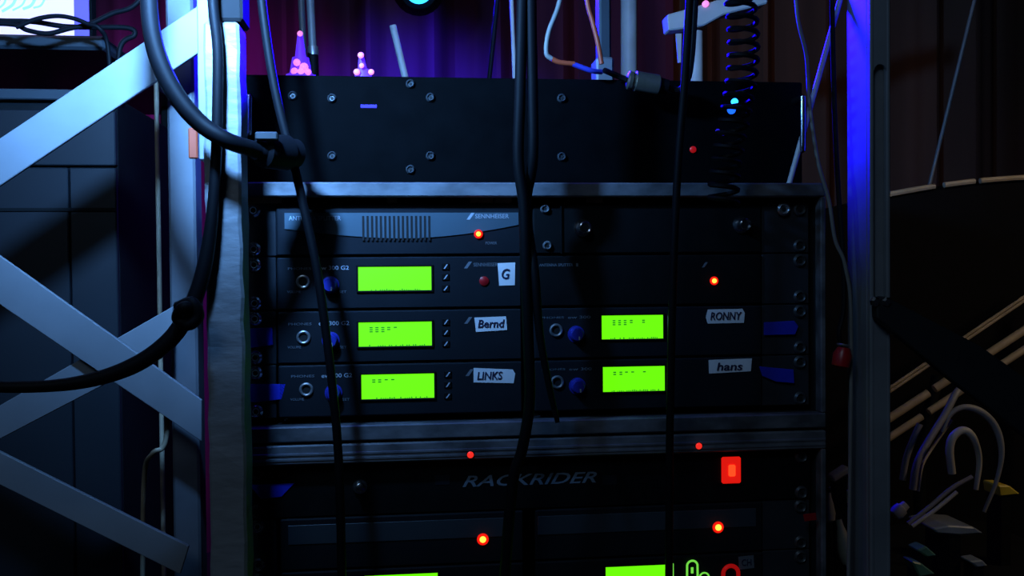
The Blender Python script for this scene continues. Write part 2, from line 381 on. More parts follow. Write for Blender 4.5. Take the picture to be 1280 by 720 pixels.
def knob(px, py, t):
    p = P(px, py, FY)
    o = MB().lathe((p.x, FY, p.z), (0, -1, 0), [(0, 0.0072), (0.001, 0.0072), (0.0012, 0.0062), (0.007, 0.0056), (0.008, 0.0048), (0.0081, 0)], 24).build('knob', 'knob', t, 'round blue knob')
    MB().box((p.x+0.0008, FY-0.0086, p.z-0.0045), (p.x+0.0020, FY-0.0079, p.z-0.0015)).build('pointer', 'ink', o)
def display(a, b, c, d, t, marks, strip=True):
    p0 = P(a, d, FY); p1 = P(c, b, FY); z0 = (p0.z+P(c, d, FY).z)/2; z1 = (p1.z+P(a, b, FY).z)/2; e = 0.0016
    fr = MB()
    fr.box((p0.x-e, FY-0.0014, z1), (p1.x+e, FY, z1+e), 0.0003).box((p0.x-e, FY-0.0014, z0-e), (p1.x+e, FY, z0), 0.0003)
    fr.box((p0.x-e, FY-0.0014, z0), (p0.x, FY, z1), 0.0003).box((p1.x, FY-0.0014, z0), (p1.x+e, FY, z1), 0.0003)
    o = fr.build('display_bezel', 'black', t)
    MB().box((p0.x, FY-0.0006, z0), (p1.x, FY, z1)).build('display_screen', 'lcd', o, 'green glowing display')
    W = p1.x-p0.x; Hh = z1-z0; g = MB()
    for fx_, k in marks:
        for j in range(k):
            x = p0.x+W*fx_; z = z1-Hh*(0.20+0.085*j)-Hh*0.02
            g.box((x-W*0.022, FY-0.0009, z-Hh*0.022), (x+W*0.022, FY-0.0005, z+Hh*0.022))
    rr = random.Random(int(a*7+b))
    for i in range(26):
        if rr.random() < 0.7:
            x = p0.x+W*(0.14+0.78*i/26); h = Hh*rr.uniform(0.02, 0.06)
            g.box((x, FY-0.0009, z0+0.0002), (x+W*0.016, FY-0.0005, z0+0.0002+h))
    g.build('display_digits', 'lcd_ink', o)
def buttons(px, pys, t):
    for y in pys:
        p = P(px, y, FY)
        b = MB(); b.box((p.x-0.0032, FY-0.0012, p.z-0.0028), (p.x+0.0032, FY, p.z+0.0028), 0.0006); o = b.build('button', 'black', t)
        b = MB(); b.poly([(p.x-0.0018, p.z-0.0018), (p.x-0.0006, p.z-0.0018), (p.x+0.002, p.z+0.0018), (p.x+0.0008, p.z+0.0018)], FY-0.0016, FY-0.0012)
        b.build('arrow_mark', 'ink', o)
def slash(px, py, t, m='ink', s=1.0):
    p = P(px, py, FY); w_ = 0.0034*s; h = 0.0028*s
    return MB().poly([(p.x-w_, p.z-h), (p.x-w_*0.2, p.z-h), (p.x+w_, p.z+h), (p.x+w_*0.2, p.z+h)], FY-0.0003, FY).build('logo_mark', m, t)
def sticker(pts, txt, t, tb, lab, rot=0.0, extra=None):
    o = MB().polypx(pts, FY-0.0006, 0.0006).build('name_label', 'label', t, lab)
    a, b, c, d = tb
    textpx(txt, a, b, c, d, FY-0.0007, 'handwriting', 'marker', o, rot=rot, bold=0.015, shear=0.15)
    return o

# row 1, left: antenna splitter with swooping two-tone plate
t = chassis('antenna_splitter', XL0, XL1, UT[0], 'blue-grey splitter with slotted vent, top left of the upper rack case', 'audio unit')
ear(t, -1, UT[0], 0.001, P(345, 290).x)
x0, x1 = P(356, 290, FY).x, P(648, 290, FY).x; zt = P(500, 266, FY).z; N = 28
curve = []
for i in range(N+1):
    f = i/N; px = 356+292*f
    py = 286+12*math.sin(min(f/0.52, 1)*math.pi/2) if f < 0.52 else 298-17*((f-0.52)/0.48)**1.7
    q = P(px, py, FY); curve.append((q.x, q.z))
MB().poly([(x0, zt), (x1, zt)]+curve[::-1], FY-0.0010, FY).build('upper_plate', 'swoosh', t, 'lighter blue-grey upper half with a swooping lower edge')
v = MB()
for i in range(16):
    px = 454+i*5.5; q = P(px, 270, FY); q2 = P(px, 301, FY)
    v.box((q.x-0.0009, FY-0.0014, q2.z), (q.x+0.0009, FY-0.0009, q.z), 0.0002)
v.build('vent_slots', 'slot', t, kind='stuff')
textpx('ANTENNA SPLITTER', 361, 270, 426, 275.5, FY-0.001, 'printed_name', 'ink', t)
p = P(587, 270.5, FY); slash(588, 270.5, t).location.y -= 0.001
textpx('SENNHEISER', 594, 267.5, 636, 273, FY-0.001, 'printed_name', 'ink', t)
led(598, 292.5, t, FY-0.001, 0.003)
textpx('POWER', 607, 302, 621, 305.5, FY, 'printed_name', 'inkdim', t)

# row 1, right: blank antenna plate with two sockets
t = chassis('antenna_plate', XR0, XR1, UT[0], 'plain black plate with two antenna sockets, top right of the upper rack case', 'audio unit', 'black')
ear(t, 1, UT[0], 0.001, P(953, 290).x)
for px, py in ((727, 285), (925, 281)):
    p = P(px, py, FY)
    MB().lathe((p.x, FY, p.z), (0.15, -1, 0), [(0, 0.0075), (0.0015, 0.0075), (0.0016, 0.0052), (0.010, 0.0052), (0.0105, 0.0045), (0.0085, 0.0038), (0.0085, 0)], 20).build('antenna_socket', 'chrome', t)
for px, py in ((681, 261), (684, 307), (979, 261.5)): p = P(px, py, FY); screw(p.x, p.z, t, FY, 'steel', px > 900)
p = P(701, 290, FY); MB().box((p.x-0.0006, FY-0.002, UT[0]-0.0435), (p.x+0.0006, FY, UT[0]-0.001)).build('plate_edge', 'black', t)

# receivers
def receiver(left, row, zt, ptop, disp, marks, txt, pts, tb, name, lablab):
    x0, x1 = (XL0, XL1) if left else (XR0, XR1)
    t = chassis('radio_receiver', x0, x1, zt, name, 'audio unit', 'panel', 'wireless receivers with green displays')
    ear(t, -1 if left else 1, zt, 0.001, P(345, ptop).x if left else P(953, ptop).x)
    dx = disp[0]-448 if left else disp[0]-752
    bx = 379+dx if left else 695+dx
    yc = (disp[1]+disp[3])/2
    if left:
        jack(bx, yc+4, t); knob(413+dx, yc+8, t)
        textpx('PHONES', 360+dx, yc-14, 389+dx, yc-11, FY, 'printed_name', 'inkdim', t)
        textpx('ew 300 G2', 398+dx, yc-16, 436+dx, yc-11, FY, 'printed_name', 'ink', t)
        textpx('VOLUME', 359+dx, yc+15, 376+dx, yc+18, FY, 'printed_name', 'inkdim', t)
        textpx('SET', 424+dx, yc+15, 433+dx, yc+18, FY, 'printed_name', 'inkdim', t)
        buttons(557+dx*0.7, (yc-15, yc-2, yc+12), t); slash(585+dx*0.5, yc-17, t, 'inkdim')
        if row == 1: textpx('SENNHEISER', 592, 328.5, 622, 333, FY, 'printed_name', 'inkdim', t)
        p = P(605+dx*0.5, yc+3, FY)
        if row == 1: MB().lathe((p.x, FY, p.z), (0, -1, 0), [(0, 0.004), (0.001, 0.004), (0.002, 0.002), (0.0021, 0)], 16).build('mute_light', 'redplastic', t, 'dark red unlit light')
    else:
        jack(bx, yc+4, t); knob(720+dx, yc+9, t)
        textpx('PHONES', 676+dx, yc-13, 705+dx, yc-10.5, FY, 'printed_name', 'inkdim', t)
        textpx('ew 300', 710+dx, yc-14, 738+dx, yc-10.5, FY, 'printed_name', 'inkdim', t)
        p = P(835.5+dx, yc-14, FY); q = P(836.5+dx, yc+14, FY)
        MB().box((p.x-0.0008, FY-0.0012, q.z), (p.x+0.0010, FY, p.z), 0.0003).build('trim_bar', 'cream', t, 'thin pale bar beside the display')
    display(*disp, t, marks)
    if pts: sticker(pts, txt, t, tb, lablab)
    return t
rl = receiver(True, 1, UT[1], 350, (448, 333.5, 539, 363), [], 'G', [(622, 329), (644, 328), (643.5, 356.5), (624, 357)], (627, 336, 637, 349),
    'receiver with an upright label marked G, second row left', 'small white label with a handwritten G')
receiver(True, 2, UT[2], 417, (448.5, 402.5, 539.5, 432.5), [(0.17, 3), (0.25, 3), (0.33, 3), (0.41, 2), (0.50, 1)], 'Bernd', [(593, 397), (632.5, 395.5), (634, 412.5), (595, 415)], (597.5, 399.5, 630.5, 409.5),
    'receiver on the left with a short handwritten label, third row', 'white label with handwriting')
receiver(True, 3, UT[3], 483, (452, 467.5, 542.5, 498), [(0.17, 2), (0.25, 2), (0.34, 1), (0.43, 1)], 'LINKS', [(592, 460), (641, 462), (644, 467), (642, 479), (592, 478)], (596.5, 464.5, 628, 474.5),
    'receiver on the left, bottom row of the upper case, label with five letters', 'pale label with handwriting')
# row 2 right: splitter without display
t = chassis('antenna_splitter', XR0, XR1, UT[1], 'black splitter with one red light, second row right', 'audio unit', 'black')
ear(t, 1, UT[1], 0.001, P(953, 340).x)
textpx('ANTENNA SPLITTER', 674, 329.5, 716, 333, FY, 'printed_name', 'inkdim', t)
textpx('1', 720, 329, 722.5, 333, FY, 'printed_name', 'inkdim', t)
slash(881, 331, t, 'inkdim', 0.8); led(892.5, 351, t, FY, 0.003)
receiver(False, 2, UT[2], 409, (752, 394, 828.5, 423.5), [(0.2, 3), (0.29, 3), (0.38, 3), (0.48, 2), (0.68, 2)], 'RONNY', [(885, 387), (928, 386), (931, 391), (930, 403.5), (885, 404.5), (882.5, 397)], (888, 390, 927, 400),
    'receiver on the right with a clipped-corner label and blue tape, third row', 'white label with smudged writing')
receiver(False, 3, UT[3], 474, (753.5, 458, 830.5, 489), [(0.19, 2), (0.29, 2), (0.38, 1), (0.48, 1), (0.67, 1)], 'hans', [(886, 450), (940, 448), (938.5, 464), (886.5, 467)], (896, 453, 928, 463),
    'receiver on the right, bottom row of the upper case, label near blue tape', 'pale label with handwriting')
# blue tape over the ears
def tape(pts, Y, lab, name='blue_tape_strip', m='bluetape', th=0.0007, cat='tape', group=None):
    return MB().polypx(pts, Y, th, 0.0002).build(name, m, None, lab, cat, group)
TY = -0.0012
tape([(306, 411), (340, 409), (341, 431), (306, 436)], TY, 'blue tape on the left ear beside the third row')
tape([(306, 480), (357, 480), (352, 499), (318, 503), (306, 501)], TY, 'longer blue tape on the left ear beside the bottom receiver row')
tape([(955, 403), (993, 401), (998, 408), (994, 418), (955, 419)], TY-0.0008, 'blue tape on the right ear, upper of the two')
tape([(949, 458), (992, 462), (993, 479), (970, 477), (953, 470)], TY-0.0008, 'blue tape on the right ear, lower of the two')
# tan tape scraps in the gap under the top rail
for i, (a, b, c, d) in enumerate(((305, 249, 352, 254), (484, 252.5, 496, 256), (588, 247.5, 616, 252.5), (619, 250, 640, 254), (733, 252, 754, 255.5))):
    z0_ = UT[0]-0.0007; Y = 0.0
    p = P(a, b, Y); q = P(c, d, Y)
    nm = ['at the far left', 'above the vent', 'above the lit red light', 'by the middle cables', 'right of the middle cables'][i]
    MB().box((p.x, Y, z0_), (q.x, Y+0.02, z0_+0.0048+0.001*(i % 2)), 0.0005).build('tape_scrap', 'tag', None, 'tan tape scrap under the top rail '+nm, 'tape', 'tan tape scraps')

# ------------------------------------------------------------------ lower case units
XF0, XF1 = -0.2413, 0.2413
t = thing('power_conditioner', (0, 0.1, LT[0]-0.044), 'black power unit with silver lettering and red square switch', 'audio unit')
MB().box((XF0+0.02, 0.004, LT[0]-0.0425), (XF1-0.02, 0.22, LT[0]-0.002)).build('chassis', 'black', t)
MB().box((XF0, -0.001, LT[0]-0.044), (XF1, 0.004, LT[0]-0.0004), 0.0008).build('face_plate', 'black', t)
textpx('RACKRIDER', 578, 592, 746, 606, -0.001, 'raised_name', 'logo', t, shear=0.35, bold=0.012)
p = P(913, 587, -0.001); sw = MB().box((p.x-0.0085, -0.0045, p.z-0.0115), (p.x+0.0085, -0.001, p.z+0.0115), 0.0012).build('rocker_switch', mat('rocker_red', (0.5, 0.01, 0.01), 0.3, emit=(1, 0.012, 0.006), estr=0.72), t, 'glowing red square switch')
MB().box((p.x-0.003, -0.0056, p.z-0.005), (p.x+0.003, -0.0044, p.z+0.005), 0.001).build('glowing_core', mat('rocker_core', (0.5, 0.05, 0.01), 0.3, emit=(1, 0.06, 0.012), estr=1.4), sw)
fr = MB(); 
fr.box((p.x-0.0100, -0.0025, p.z+0.0115), (p.x+0.0100, -0.001, p.z+0.0130)); fr.box((p.x-0.0100, -0.0025, p.z-0.0130), (p.x+0.0100, -0.001, p.z-0.0115))
fr.build('switch_frame', 'black', t)
for sx in (-0.2327, 0.2327):
    for dz in (0.0064, 0.0381): screw(sx, LT[0]-dz, t, -0.001, 'dark')
p = P(450, 608, -0.001); MB().lathe((p.x, -0.001, p.z), (0.1, -1, 0.1), [(0, 0.006), (0.002, 0.006), (0.0021, 0.0042), (0.009, 0.0038), (0.0095, 0.003), (0.0096, 0)], 16).build('thumb_screw', 'chrome', t)
for px in (553, 762):
    p = P(px, 600, -0.001); MB().box((p.x-0.006, -0.0013, p.z-0.004), (p.x+0.006, -0.001, p.z+0.004)).build('grey_mark', 'panel', t)
tape([(312, 606), (368, 604), (352, 621), (326, 624)], -0.002, 'blue tape scrap on the lower rack case, left side')
for left, nm in ((True, 'lower case splitter on the left, red light in front of a faint grey band'), (False, 'lower case splitter on the right, below the red square switch')):
    x0, x1 = (XL0, XL1) if left else (XR0, XR1)
    t = chassis('antenna_splitter', x0, x1, LT[1], nm, 'audio unit', 'panel', 'lower splitters')
    ear(t, -1 if left else 1, LT[1], 0.001, P(345, 660).x if left else P(953, 650).x)
    px0, px1 = (360, 640) if left else (672, 945)
    a = P(px0, 648, FY); b2 = P(px1, 668, FY)
    MB().box((a.x, FY-0.0008, LT[1]-0.022), (b2.x, FY, LT[1]-0.006), 0.0003).build('upper_plate', mat('dim_plate', (0.04, 0.055, 0.07), 0.4, vary=0.1), t)
    led(603.5 if left else 897.5, 674 if left else 659, t, FY-0.0008, 0.0040)
t = chassis('radio_receiver', XL0, XL1, LT[2], 'receiver at the bottom edge of the photo, left, display barely in frame', 'audio unit')
ear(t, -1, LT[2], 0.001, P(345, 700).x)
display(456, 717.5, 547, 747, t, [])
t = chassis('illuminated_receiver', XR0, XR1, LT[2], 'receiver at the bottom edge, right, with lit green and red keys', 'audio unit')
ear(t, 1, LT[2], 0.001, P(953, 700).x)
display(757, 707, 832, 738, t, [])
p = P(840.5, 704, FY); q = P(840.5, 735, FY); MB().box((p.x-0.0009, FY-0.0012, q.z), (p.x+0.0009, FY, p.z), 0.0003).build('lit_bar', 'greenring', t)
def loop(px, py, rw, rh, m, r=0.0009, nm='lit_key_outline'):
    p = P(px, py, FY); pts = []
    for j in range(33):
        a = 2*math.pi*j/32; s_ = math.sin(a); c_ = math.cos(a)
        pts.append((p.x+rw*c_, FY-0.001, p.z+(rh-rw)*(1 if s_ > 0 else -1)*(1 if abs(s_) > 1e-6 else 0)+rw*s_))
    MB().tube(pts, r, 8, 0).build(nm, m, t)
loop(865, 718, 0.0047, 0.0122, 'greenring'); loop(880, 723, 0.0042, 0.0052, 'greenring', 0.0007)
loop(913, 720, 0.0068, 0.0092, 'lensdim', 0.0018, 'red_key_outline')
p = P(865, 712, FY); MB().box((p.x-0.001, FY-0.001, p.z-0.003), (p.x+0.001, FY, p.z+0.002)).build('key_mark', 'greenring', t)
o = MB().polypx([(923, 696), (942, 694), (943, 710), (924, 712)], FY-0.0005, 0.0005).build('name_label', 'inkdim', t, 'small grey label')
textpx('CH', 927, 699, 939, 707, FY-0.0006, 'handwriting', 'marker', o)
t = thing('blank_panel', (0, 0.0, LZ0i+0.001), 'plain black blanking panel filling the foot of the lower rack case', 'panel')
MB().box((XF0, -0.001, LZ0i+0.001), (XF1, 0.003, LT[3]-0.0004), 0.0008).build('face_plate', 'black', t)
for sx in (-0.2327, 0.2327):
    for z in (LT[3]-0.0064, 0.2, 0.06): screw(sx, z, t, -0.001)
# LED reflections built as small glowing red dots on the lower rail
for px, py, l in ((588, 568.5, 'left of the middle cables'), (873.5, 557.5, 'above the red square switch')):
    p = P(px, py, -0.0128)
    c = thing('led_reflection', (p.x, -0.0128, p.z-0.004), 'tiny painted red LED reflection on the rail '+l, 'light', 'painted reflections on the rail')
    MB().lathe((p.x, -0.0120, p.z), (0, -1, 0), [(0, 0.0028), (0.0012, 0.0028), (0.002, 0.002), (0.0022, 0)], 14).build('lens', mat('reflection_red', (0.4, 0.02, 0.01), 0.3, emit=(1, 0.03, 0.02), estr=0.9), c)  # glowing red dot standing in for the LED reflection, no real lens
    MB().ring((p.x, -0.0125, p.z), (0, -1, 0), 0.0030, 0.0005, 16, 6).build('reflection_rim', 'black', c)
tape([(306, 645), (313, 641), (314, 652), (307, 656)], -0.0135, 'small painted red LED reflection on the lower case rail, left', 'red_reflection_patch', 'redplastic')  # red LED reflections on the side rails, modelled as coloured patches
tape([(1004, 643), (1020, 641), (1021, 650), (1006, 652)], -0.0135, 'small painted red LED reflection on the lower case rail, right', 'red_reflection_patch', 'redplastic')

# ------------------------------------------------------------------ amplifier on top
AY = 0.035; az0 = zt1+0.0035; az1 = az0+0.0925
ax0, ax1 = P(302, 150, AY).x, P(1003, 150, AY).x
t = thing('power_amplifier', ((ax0+ax1)/2, AY+0.15, zt1), 'wide black amplifier lying on top of the upper rack case', 'amplifier')
MB().box((ax0+0.025, AY+0.004, az0), (ax1-0.025, AY+0.32, az1-0.001), 0.001).build('chassis', 'amp', t)
MB().box((ax0, AY, az0), (ax1, AY+0.004, az1), 0.0012).build('face_plate', 'amp', t)
for px in (316, 993):
    p = P(px, 125 if px < 500 else 127, AY); q = P(px, 170 if px < 500 else 190, AY); y = AY-0.018
    MB().tube([(p.x, AY, p.z), (p.x, y+0.003, p.z), (p.x, y, p.z-0.003), (q.x, y, q.z+0.003), (q.x, y+0.003, q.z), (q.x, AY, q.z)], 0.0028, 10, 3).build('handle', 'chrome', t)
for px, py in ((366, 120), (415, 123), (415, 195), (513, 105), (513, 212), (538, 122), (538, 195), (702, 123), (702, 196)):
    p = P(px, py, AY); screw(p.x, p.z, t, AY, 'dark', False)
for i, (px, py, r, m) in enumerate(((918, 127.5, 0.0032, 'lamp'), (914, 137.5, 0.0038, 'blueled'), (897, 164, 0.002, 'bluedim'), (904, 167, 0.0018, 'bluedim'))):
    p = P(px, py, AY)
    MB().lathe((p.x, AY, p.z), (0, -1, 0), [(0, r), (0.0012, r), (0.002, r*0.6), (0.0021, 0)], 16).build('indicator_light', m, t, 'blue indicator light')
p = P(866, 187, AY); MB().lathe((p.x, AY, p.z), (0, -1, 0), [(0, 0.003), (0.0012, 0.003), (0.002, 0.002), (0.0021, 0)], 16).build('indicator_light', 'lensdim', t, 'dim red indicator light')
p = P(461, 133, AY); MB().box((p.x-0.007, AY-0.0007, p.z-0.0015), (p.x+0.007, AY, p.z+0.0015), 0.0003).build('painted_reflection', mat('violet_reflect', (0.05, 0.03, 0.3), 0.2, emit=(0.05, 0.03, 0.6), estr=0.35), t, 'faint violet reflection painted as a glowing strip')  # violet reflection on the amplifier face, put in as a glowing strip
for x in (ax0+0.05, ax1-0.05):
    for y in (AY+0.03, AY+0.28): MB().lathe((x, y, zt1-0.0005), (0, 0, 1), [(0, 0.009), (0.005, 0.010), (0.0051, 0)], 14).build('rubber_foot', 'rubber', t)
ct = zt1

# light trees standing on the amplifier
def light_tree(cx, cy, w_, base, apex, Y, beads, lab):
    a = P(apex[0], apex[1], Y); b = P(base[0], base[1], Y); b.z = az1; hh = a.z-b.z
    rb = (P(cx+w_, base[1], Y).x-P(cx-w_, base[1], Y).x)/2*1.8
    t = thing('light_tree', (b.x, Y, az1), lab, 'lamp', 'small lit trees')
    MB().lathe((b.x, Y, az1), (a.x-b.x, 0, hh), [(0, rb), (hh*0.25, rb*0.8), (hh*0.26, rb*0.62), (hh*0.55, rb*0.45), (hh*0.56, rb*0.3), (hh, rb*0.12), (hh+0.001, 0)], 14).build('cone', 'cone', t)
    for px, py, r in beads:
        q = P(px, py, Y-rb*0.7); rr = r*0.00075
        MB().lathe((q.x, q.y-rr, q.z), (0, 1, 0), [(0, 0), (rr*0.3, rr*0.7), (rr, rr), (rr*1.7, rr*0.7), (rr*2, 0)], 10).build('light_bead', 'bead', t)
light_tree(376, 90, 13, (376, 92), (375, 40), 0.10, [(375, 42, 3.6), (371, 78, 4.5), (380, 84, 5.5), (368, 89, 4.5), (376, 90, 4.5), (385, 90, 4.2)], 'taller lit violet tree with pink lights on the amplifier')
light_tree(454, 90, 11, (455, 92), (451, 66), 0.10, [(451, 69, 4), (452, 82, 3.2), (446, 90, 4.2), (464, 90, 3.8)], 'short lit violet tree with pink lights on the amplifier')

# ------------------------------------------------------------------ cables
def cable(pts, r, m, lab, name='cable', cat='cable', group=None, n=10):
    w_ = [P(*q) if len(q) == 3 else Vector(q[:3]) for q in pts]
    return MB().tube(w_, r, n, 8).build(name, m, None, lab, cat, group)
cable([(187, -90, -0.10), (186, 0, -0.10), (194, 60, -0.10), (216, 112, -0.10), (248, 152, -0.10), (285, 176, -0.10), (322, 188, -0.08)], [0.0058, 0.006, 0.0065, 0.0065, 0.006, 0.006], 'rubber', 'thick black cable from top left ending in a plug at the amplifier corner')
p = P(318, 188, -0.08); q = P(370, 192, -0.05)
pl = thing('cable_plug', (p.x, -0.06, p.z-0.015), 'black plug in front of the amplifier, lower left corner', 'plug')
d = (q-p); L = d.length
MB().lathe(p, d, [(0, 0.007), (L*0.15, 0.0085), (L*0.2, 0.0125), (L*0.75, 0.0135), (L*0.8, 0.011), (L, 0.011), (L*1.01, 0)], 18).build('plug_body', 'rubber', pl)
p2 = P(330, 172, -0.085); MB().box((p2.x-0.006, -0.088, p2.z-0.002), (p2.x+0.010, -0.080, p2.z+0.004), 0.001).build('latch', 'dark', pl)
cable([(264, -90, -0.085), (266, 0, -0.085), (272, 60, -0.085), (272, 120, -0.085), (270, 200, -0.085), (264, 280, -0.085), (254, 340, -0.085), (238, 385, -0.085), (212, 425, -0.085), (165, 458, -0.085), (100, 478, -0.085), (20, 484, -0.085), (-80, 480, -0.085)],
      [0.0038, 0.0038, 0.0038, 0.004, 0.0055, 0.0062, 0.006, 0.0045, 0.004], 'rubber', 'thick black cable along the front post, sweeping left across the flat bars')
kn = [(222, 384, -0.094), (240, 378, -0.100), (248, 395, -0.100), (236, 406, -0.100), (222, 398, -0.096), (230, 384, -0.104), (250, 388, -0.096)]
cable(kn, 0.0042, 'rubber', 'black tape knot on the thick cable beside the front post', 'cable_tie', 'cable tie')
cable([(319, -90, -0.05), (327, 0, -0.05), (338, 80, -0.05), (350, 140, -0.05), (366, 200, -0.05), (380, 260, -0.05), (395, 330, -0.05), (404, 390, -0.05), (413, 460, -0.05), (421, 540, -0.05), (425, 620, -0.05), (428, 760, -0.05)], 0.0034, 'rubber', 'black cable hanging across the amplifier and left receivers')
cable([(655, -90, -0.05), (653, 0, -0.05), (650, 120, -0.05), (648, 200, -0.05), (655, 260, -0.05), (657, 340, -0.05), (660, 420, -0.05), (662, 500, -0.05), (653, 560, -0.05), (640, 610, -0.05), (628, 760, -0.05)], 0.0046, 'rubber', 'black cable down the middle of the rack, bending left at the bottom', group='middle cables')
cable([(665, -90, -0.05), (664, 0, -0.05), (666, 120, -0.05), (666, 200, -0.05), (658, 260, -0.038), (668, 340, -0.05), (675, 420, -0.05), (688, 490, -0.05), (697, 528, -0.05)], [0.0044, 0.0044, 0.0038, 0.002], 'rubber', 'black cable down the middle, ending at the bottom rail', group='middle cables')
cable([(868, -90, -0.05), (862, 0, -0.05), (856, 100, -0.05), (848, 200, -0.05), (843, 300, -0.05), (840, 400, -0.05), (838, 500, -0.05), (837, 570, -0.05), (836, 760, -0.05)], 0.0032, 'rubber', 'black cable hanging past the right displays')
# coiled cable
pts = []; turns = 17; Y = -0.04
for i in range(turns*14+1):
    a = 2*math.pi*i/14; f = i/(turns*14); py = -20+275*f; pxc = 922+10*math.sin(f*5)-8*f
    c = P(pxc, py, Y); rr = 0.0115
    pts.append((c.x+rr*math.cos(a), c.y+rr*math.sin(a), c.z))
b = MB(); b.tube(pts, 0.0021, 6, 0); b.build('coiled_cable', 'rubber', None, 'black coiled cable hanging before the right end of the amplifier', 'cable')
# thin coloured wires and connector above the amplifier
cable([(706, -60, 0.02), (700, 0, 0.02), (686, 40, 0.02), (683, 66, 0.02), (690, 74, 0.02)], 0.0022, 'greycable', 'grey wire curving down above the amplifier')
cable([(690, 74, 0.02), (700, 78, 0.02), (718, 80, 0.02)], 0.0023, 'orange', 'short orange wire lying at the end of the grey wire')
cable([(716, 80, 0.02), (738, 88, 0.02), (752, 90, 0.025)], 0.0023, 'bluecable', 'short blue wire leading to the post behind the amplifier')
cable([(730, -60, 0.03), (734, 0, 0.03), (741, 28, 0.03), (747, 52, 0.03), (752, 80, 0.03)], 0.0022, 'orange', 'orange wire hanging above the amplifier')
p = P(784, 100, 0.005); q = P(832, 108, 0.005); d = q-p; L = d.length
t = thing('microphone_plug', (p.x+0.015, 0.005, p.z-0.01), 'silver microphone plug hanging over the front edge of the amplifier', 'plug')
MB().lathe(p, d, [(0, 0.006), (L*0.03, 0.0078), (L*0.12, 0.0078), (L*0.13, 0.0070), (L*0.2, 0.0070), (L*0.21, 0.0088), (L*0.8, 0.0088), (L*0.82, 0.007), (L*0.83, 0.0068)], 20).build('plug_shell', 'brass', t)
MB().lathe(p+d*0.83, d, [(0, 0.0068), (L*0.22, 0.006), (L*0.23, 0)], 16).build('cable_boot', 'rubber', t)
MB().tube([p+d*1.02, P(850, 112, 0.005), P(862, 90, 0.0), P(868, 20, 0.0), P(872, -80, 0.0)], 0.0028, 8).build('lead', 'rubber', t)
p0_ = p; MB().tube([p0_, P(765, 92, 0.01), P(756, 88, 0.02)], 0.0025, 8).build('lead', 'rubber', t)
cable([(992, -60, 0.01), (997, 20, 0.01), (1008, 70, 0.01), (1012, 130, 0.005), (1022, 200, -0.018), (1036, 250, -0.02), (1044, 300, -0.02), (1057, 335, -0.02), (1064, 420, -0.015), (1060, 760, -0.015)], 0.0016, 'greycable', 'thin grey wire hanging past the right corner of the rack')

# ------------------------------------------------------------------ stands and rods behind
def rod(p, q, r, m, lab, name, cat, group=None):
    return MB().tube([p, q], r, 12, 0).build(name, m, None, lab, cat, group)
a = P(1052, -60, 0.022); b = P(989, 216, 0.022)
a = P(1050, 0, 0.02); b = P(990, 217, 0.02); b2 = b+(b-a)*0; dd = (b-a); k = (b.z-(ct+0.002))/(-dd.z) if dd.z else 0
rod(a-dd*0.4, b+dd*k, 0.0024, 'white', 'thin rod lit blue leaning on the right end of the rack case', 'leaning_rod', 'rod')
def stand(px0, py0, px1, Y, r, m, lab, z0=0.0, name='stand_pole', cat='stand'):
    p = P(px0, py0, Y); q = P(px1, 95, Y); dz = q.z-z0; dx = (q.x-p.x)/(p.z-q.z)*dz
    return MB().tube([(p.x, Y, p.z), (q.x+dx, Y, z0)], r, 12, 0).build(name, m, None, lab, cat)
stand(372, -90, 381, 0.85, 0.0055, 'grey', 'slim pole lit blue behind the taller lit tree')
# microphone stand with boom end
p = P(383, -90, 0.56); q = P(391, 62, 0.56)
t = thing('boom_stand', (q.x, 0.56, 0), 'thin grey boom stand behind the amplifier beside the taller tree', 'stand')
MB().tube([p, q], 0.0055, 12, 0).build('upper_tube', 'grey', t)
MB().lathe(q+Vector((0, 0, 0.004)), (0.05, 0, -1), [(0, 0.0075), (0.006, 0.008), (0.012, 0.0075), (0.0121, 0)], 14).build('clamp', 'steel', t)
MB().tube([q, (q.x+0.02, 0.56, 0.02)], 0.0075, 12, 0).build('lower_tube', 'rubber', t)
MB().lathe((q.x+0.02, 0.56, 0), (0, 0, 1), [(0, 0.11), (0.01, 0.11), (0.02, 0.03), (0.05, 0.012), (0.051, 0)], 24).build('base', 'rubber', t)
p = P(491, 32, 0.42); q = P(506, 95, 0.42)
t = thing('white_stick', (q.x+0.04, 0.42, 0.0), 'white stick standing behind the amplifier below the blue lamp', 'stick')
MB().tube([p, q+(q-p)*1.0], 0.0045, 12, 0).build('stick', 'white', t)
e_ = q+(q-p)*1.0; MB().tube([e_, (e_.x+0.05, 0.42, 0)], 0.006, 10, 0).build('lower_tube', 'rubber', t)
# post bundle
q = P(756, 80, 0.12)
t = thing('dark_post', (q.x, 0.12, az1), 'dark blue-grey post standing on the amplifier by the wires', 'post')
MB().box((P(749, 0, 0.12).x, 0.12, az1), (P(764, 0, 0.12).x, 0.14, 1.40), 0.002).build('post', 'deskm', t)
MB().box((P(744, 0, 0.12).x, 0.116, az1), (P(766, 0, 0.12).x, 0.144, P(750, 72, 0.12).z), 0.002).build('foot_clamp', 'steel', t)
stand(786, -90, 786, 0.90, 0.015, 'white', 'thick pole lit blue behind the amplifier, right of the wires')
stand(636, -90, 643, 0.52, 0.0028, 'white', 'thin rod lit blue left of the middle cables')
stand(628, -60, 612, 0.60, 0.0035, 'rubber', 'thin black rod behind the amplifier, near the middle')
stand(1240, -90, 1195, 0.9, 0.0035, 'grey', 'thin dim pole at far right before the brown curtain')
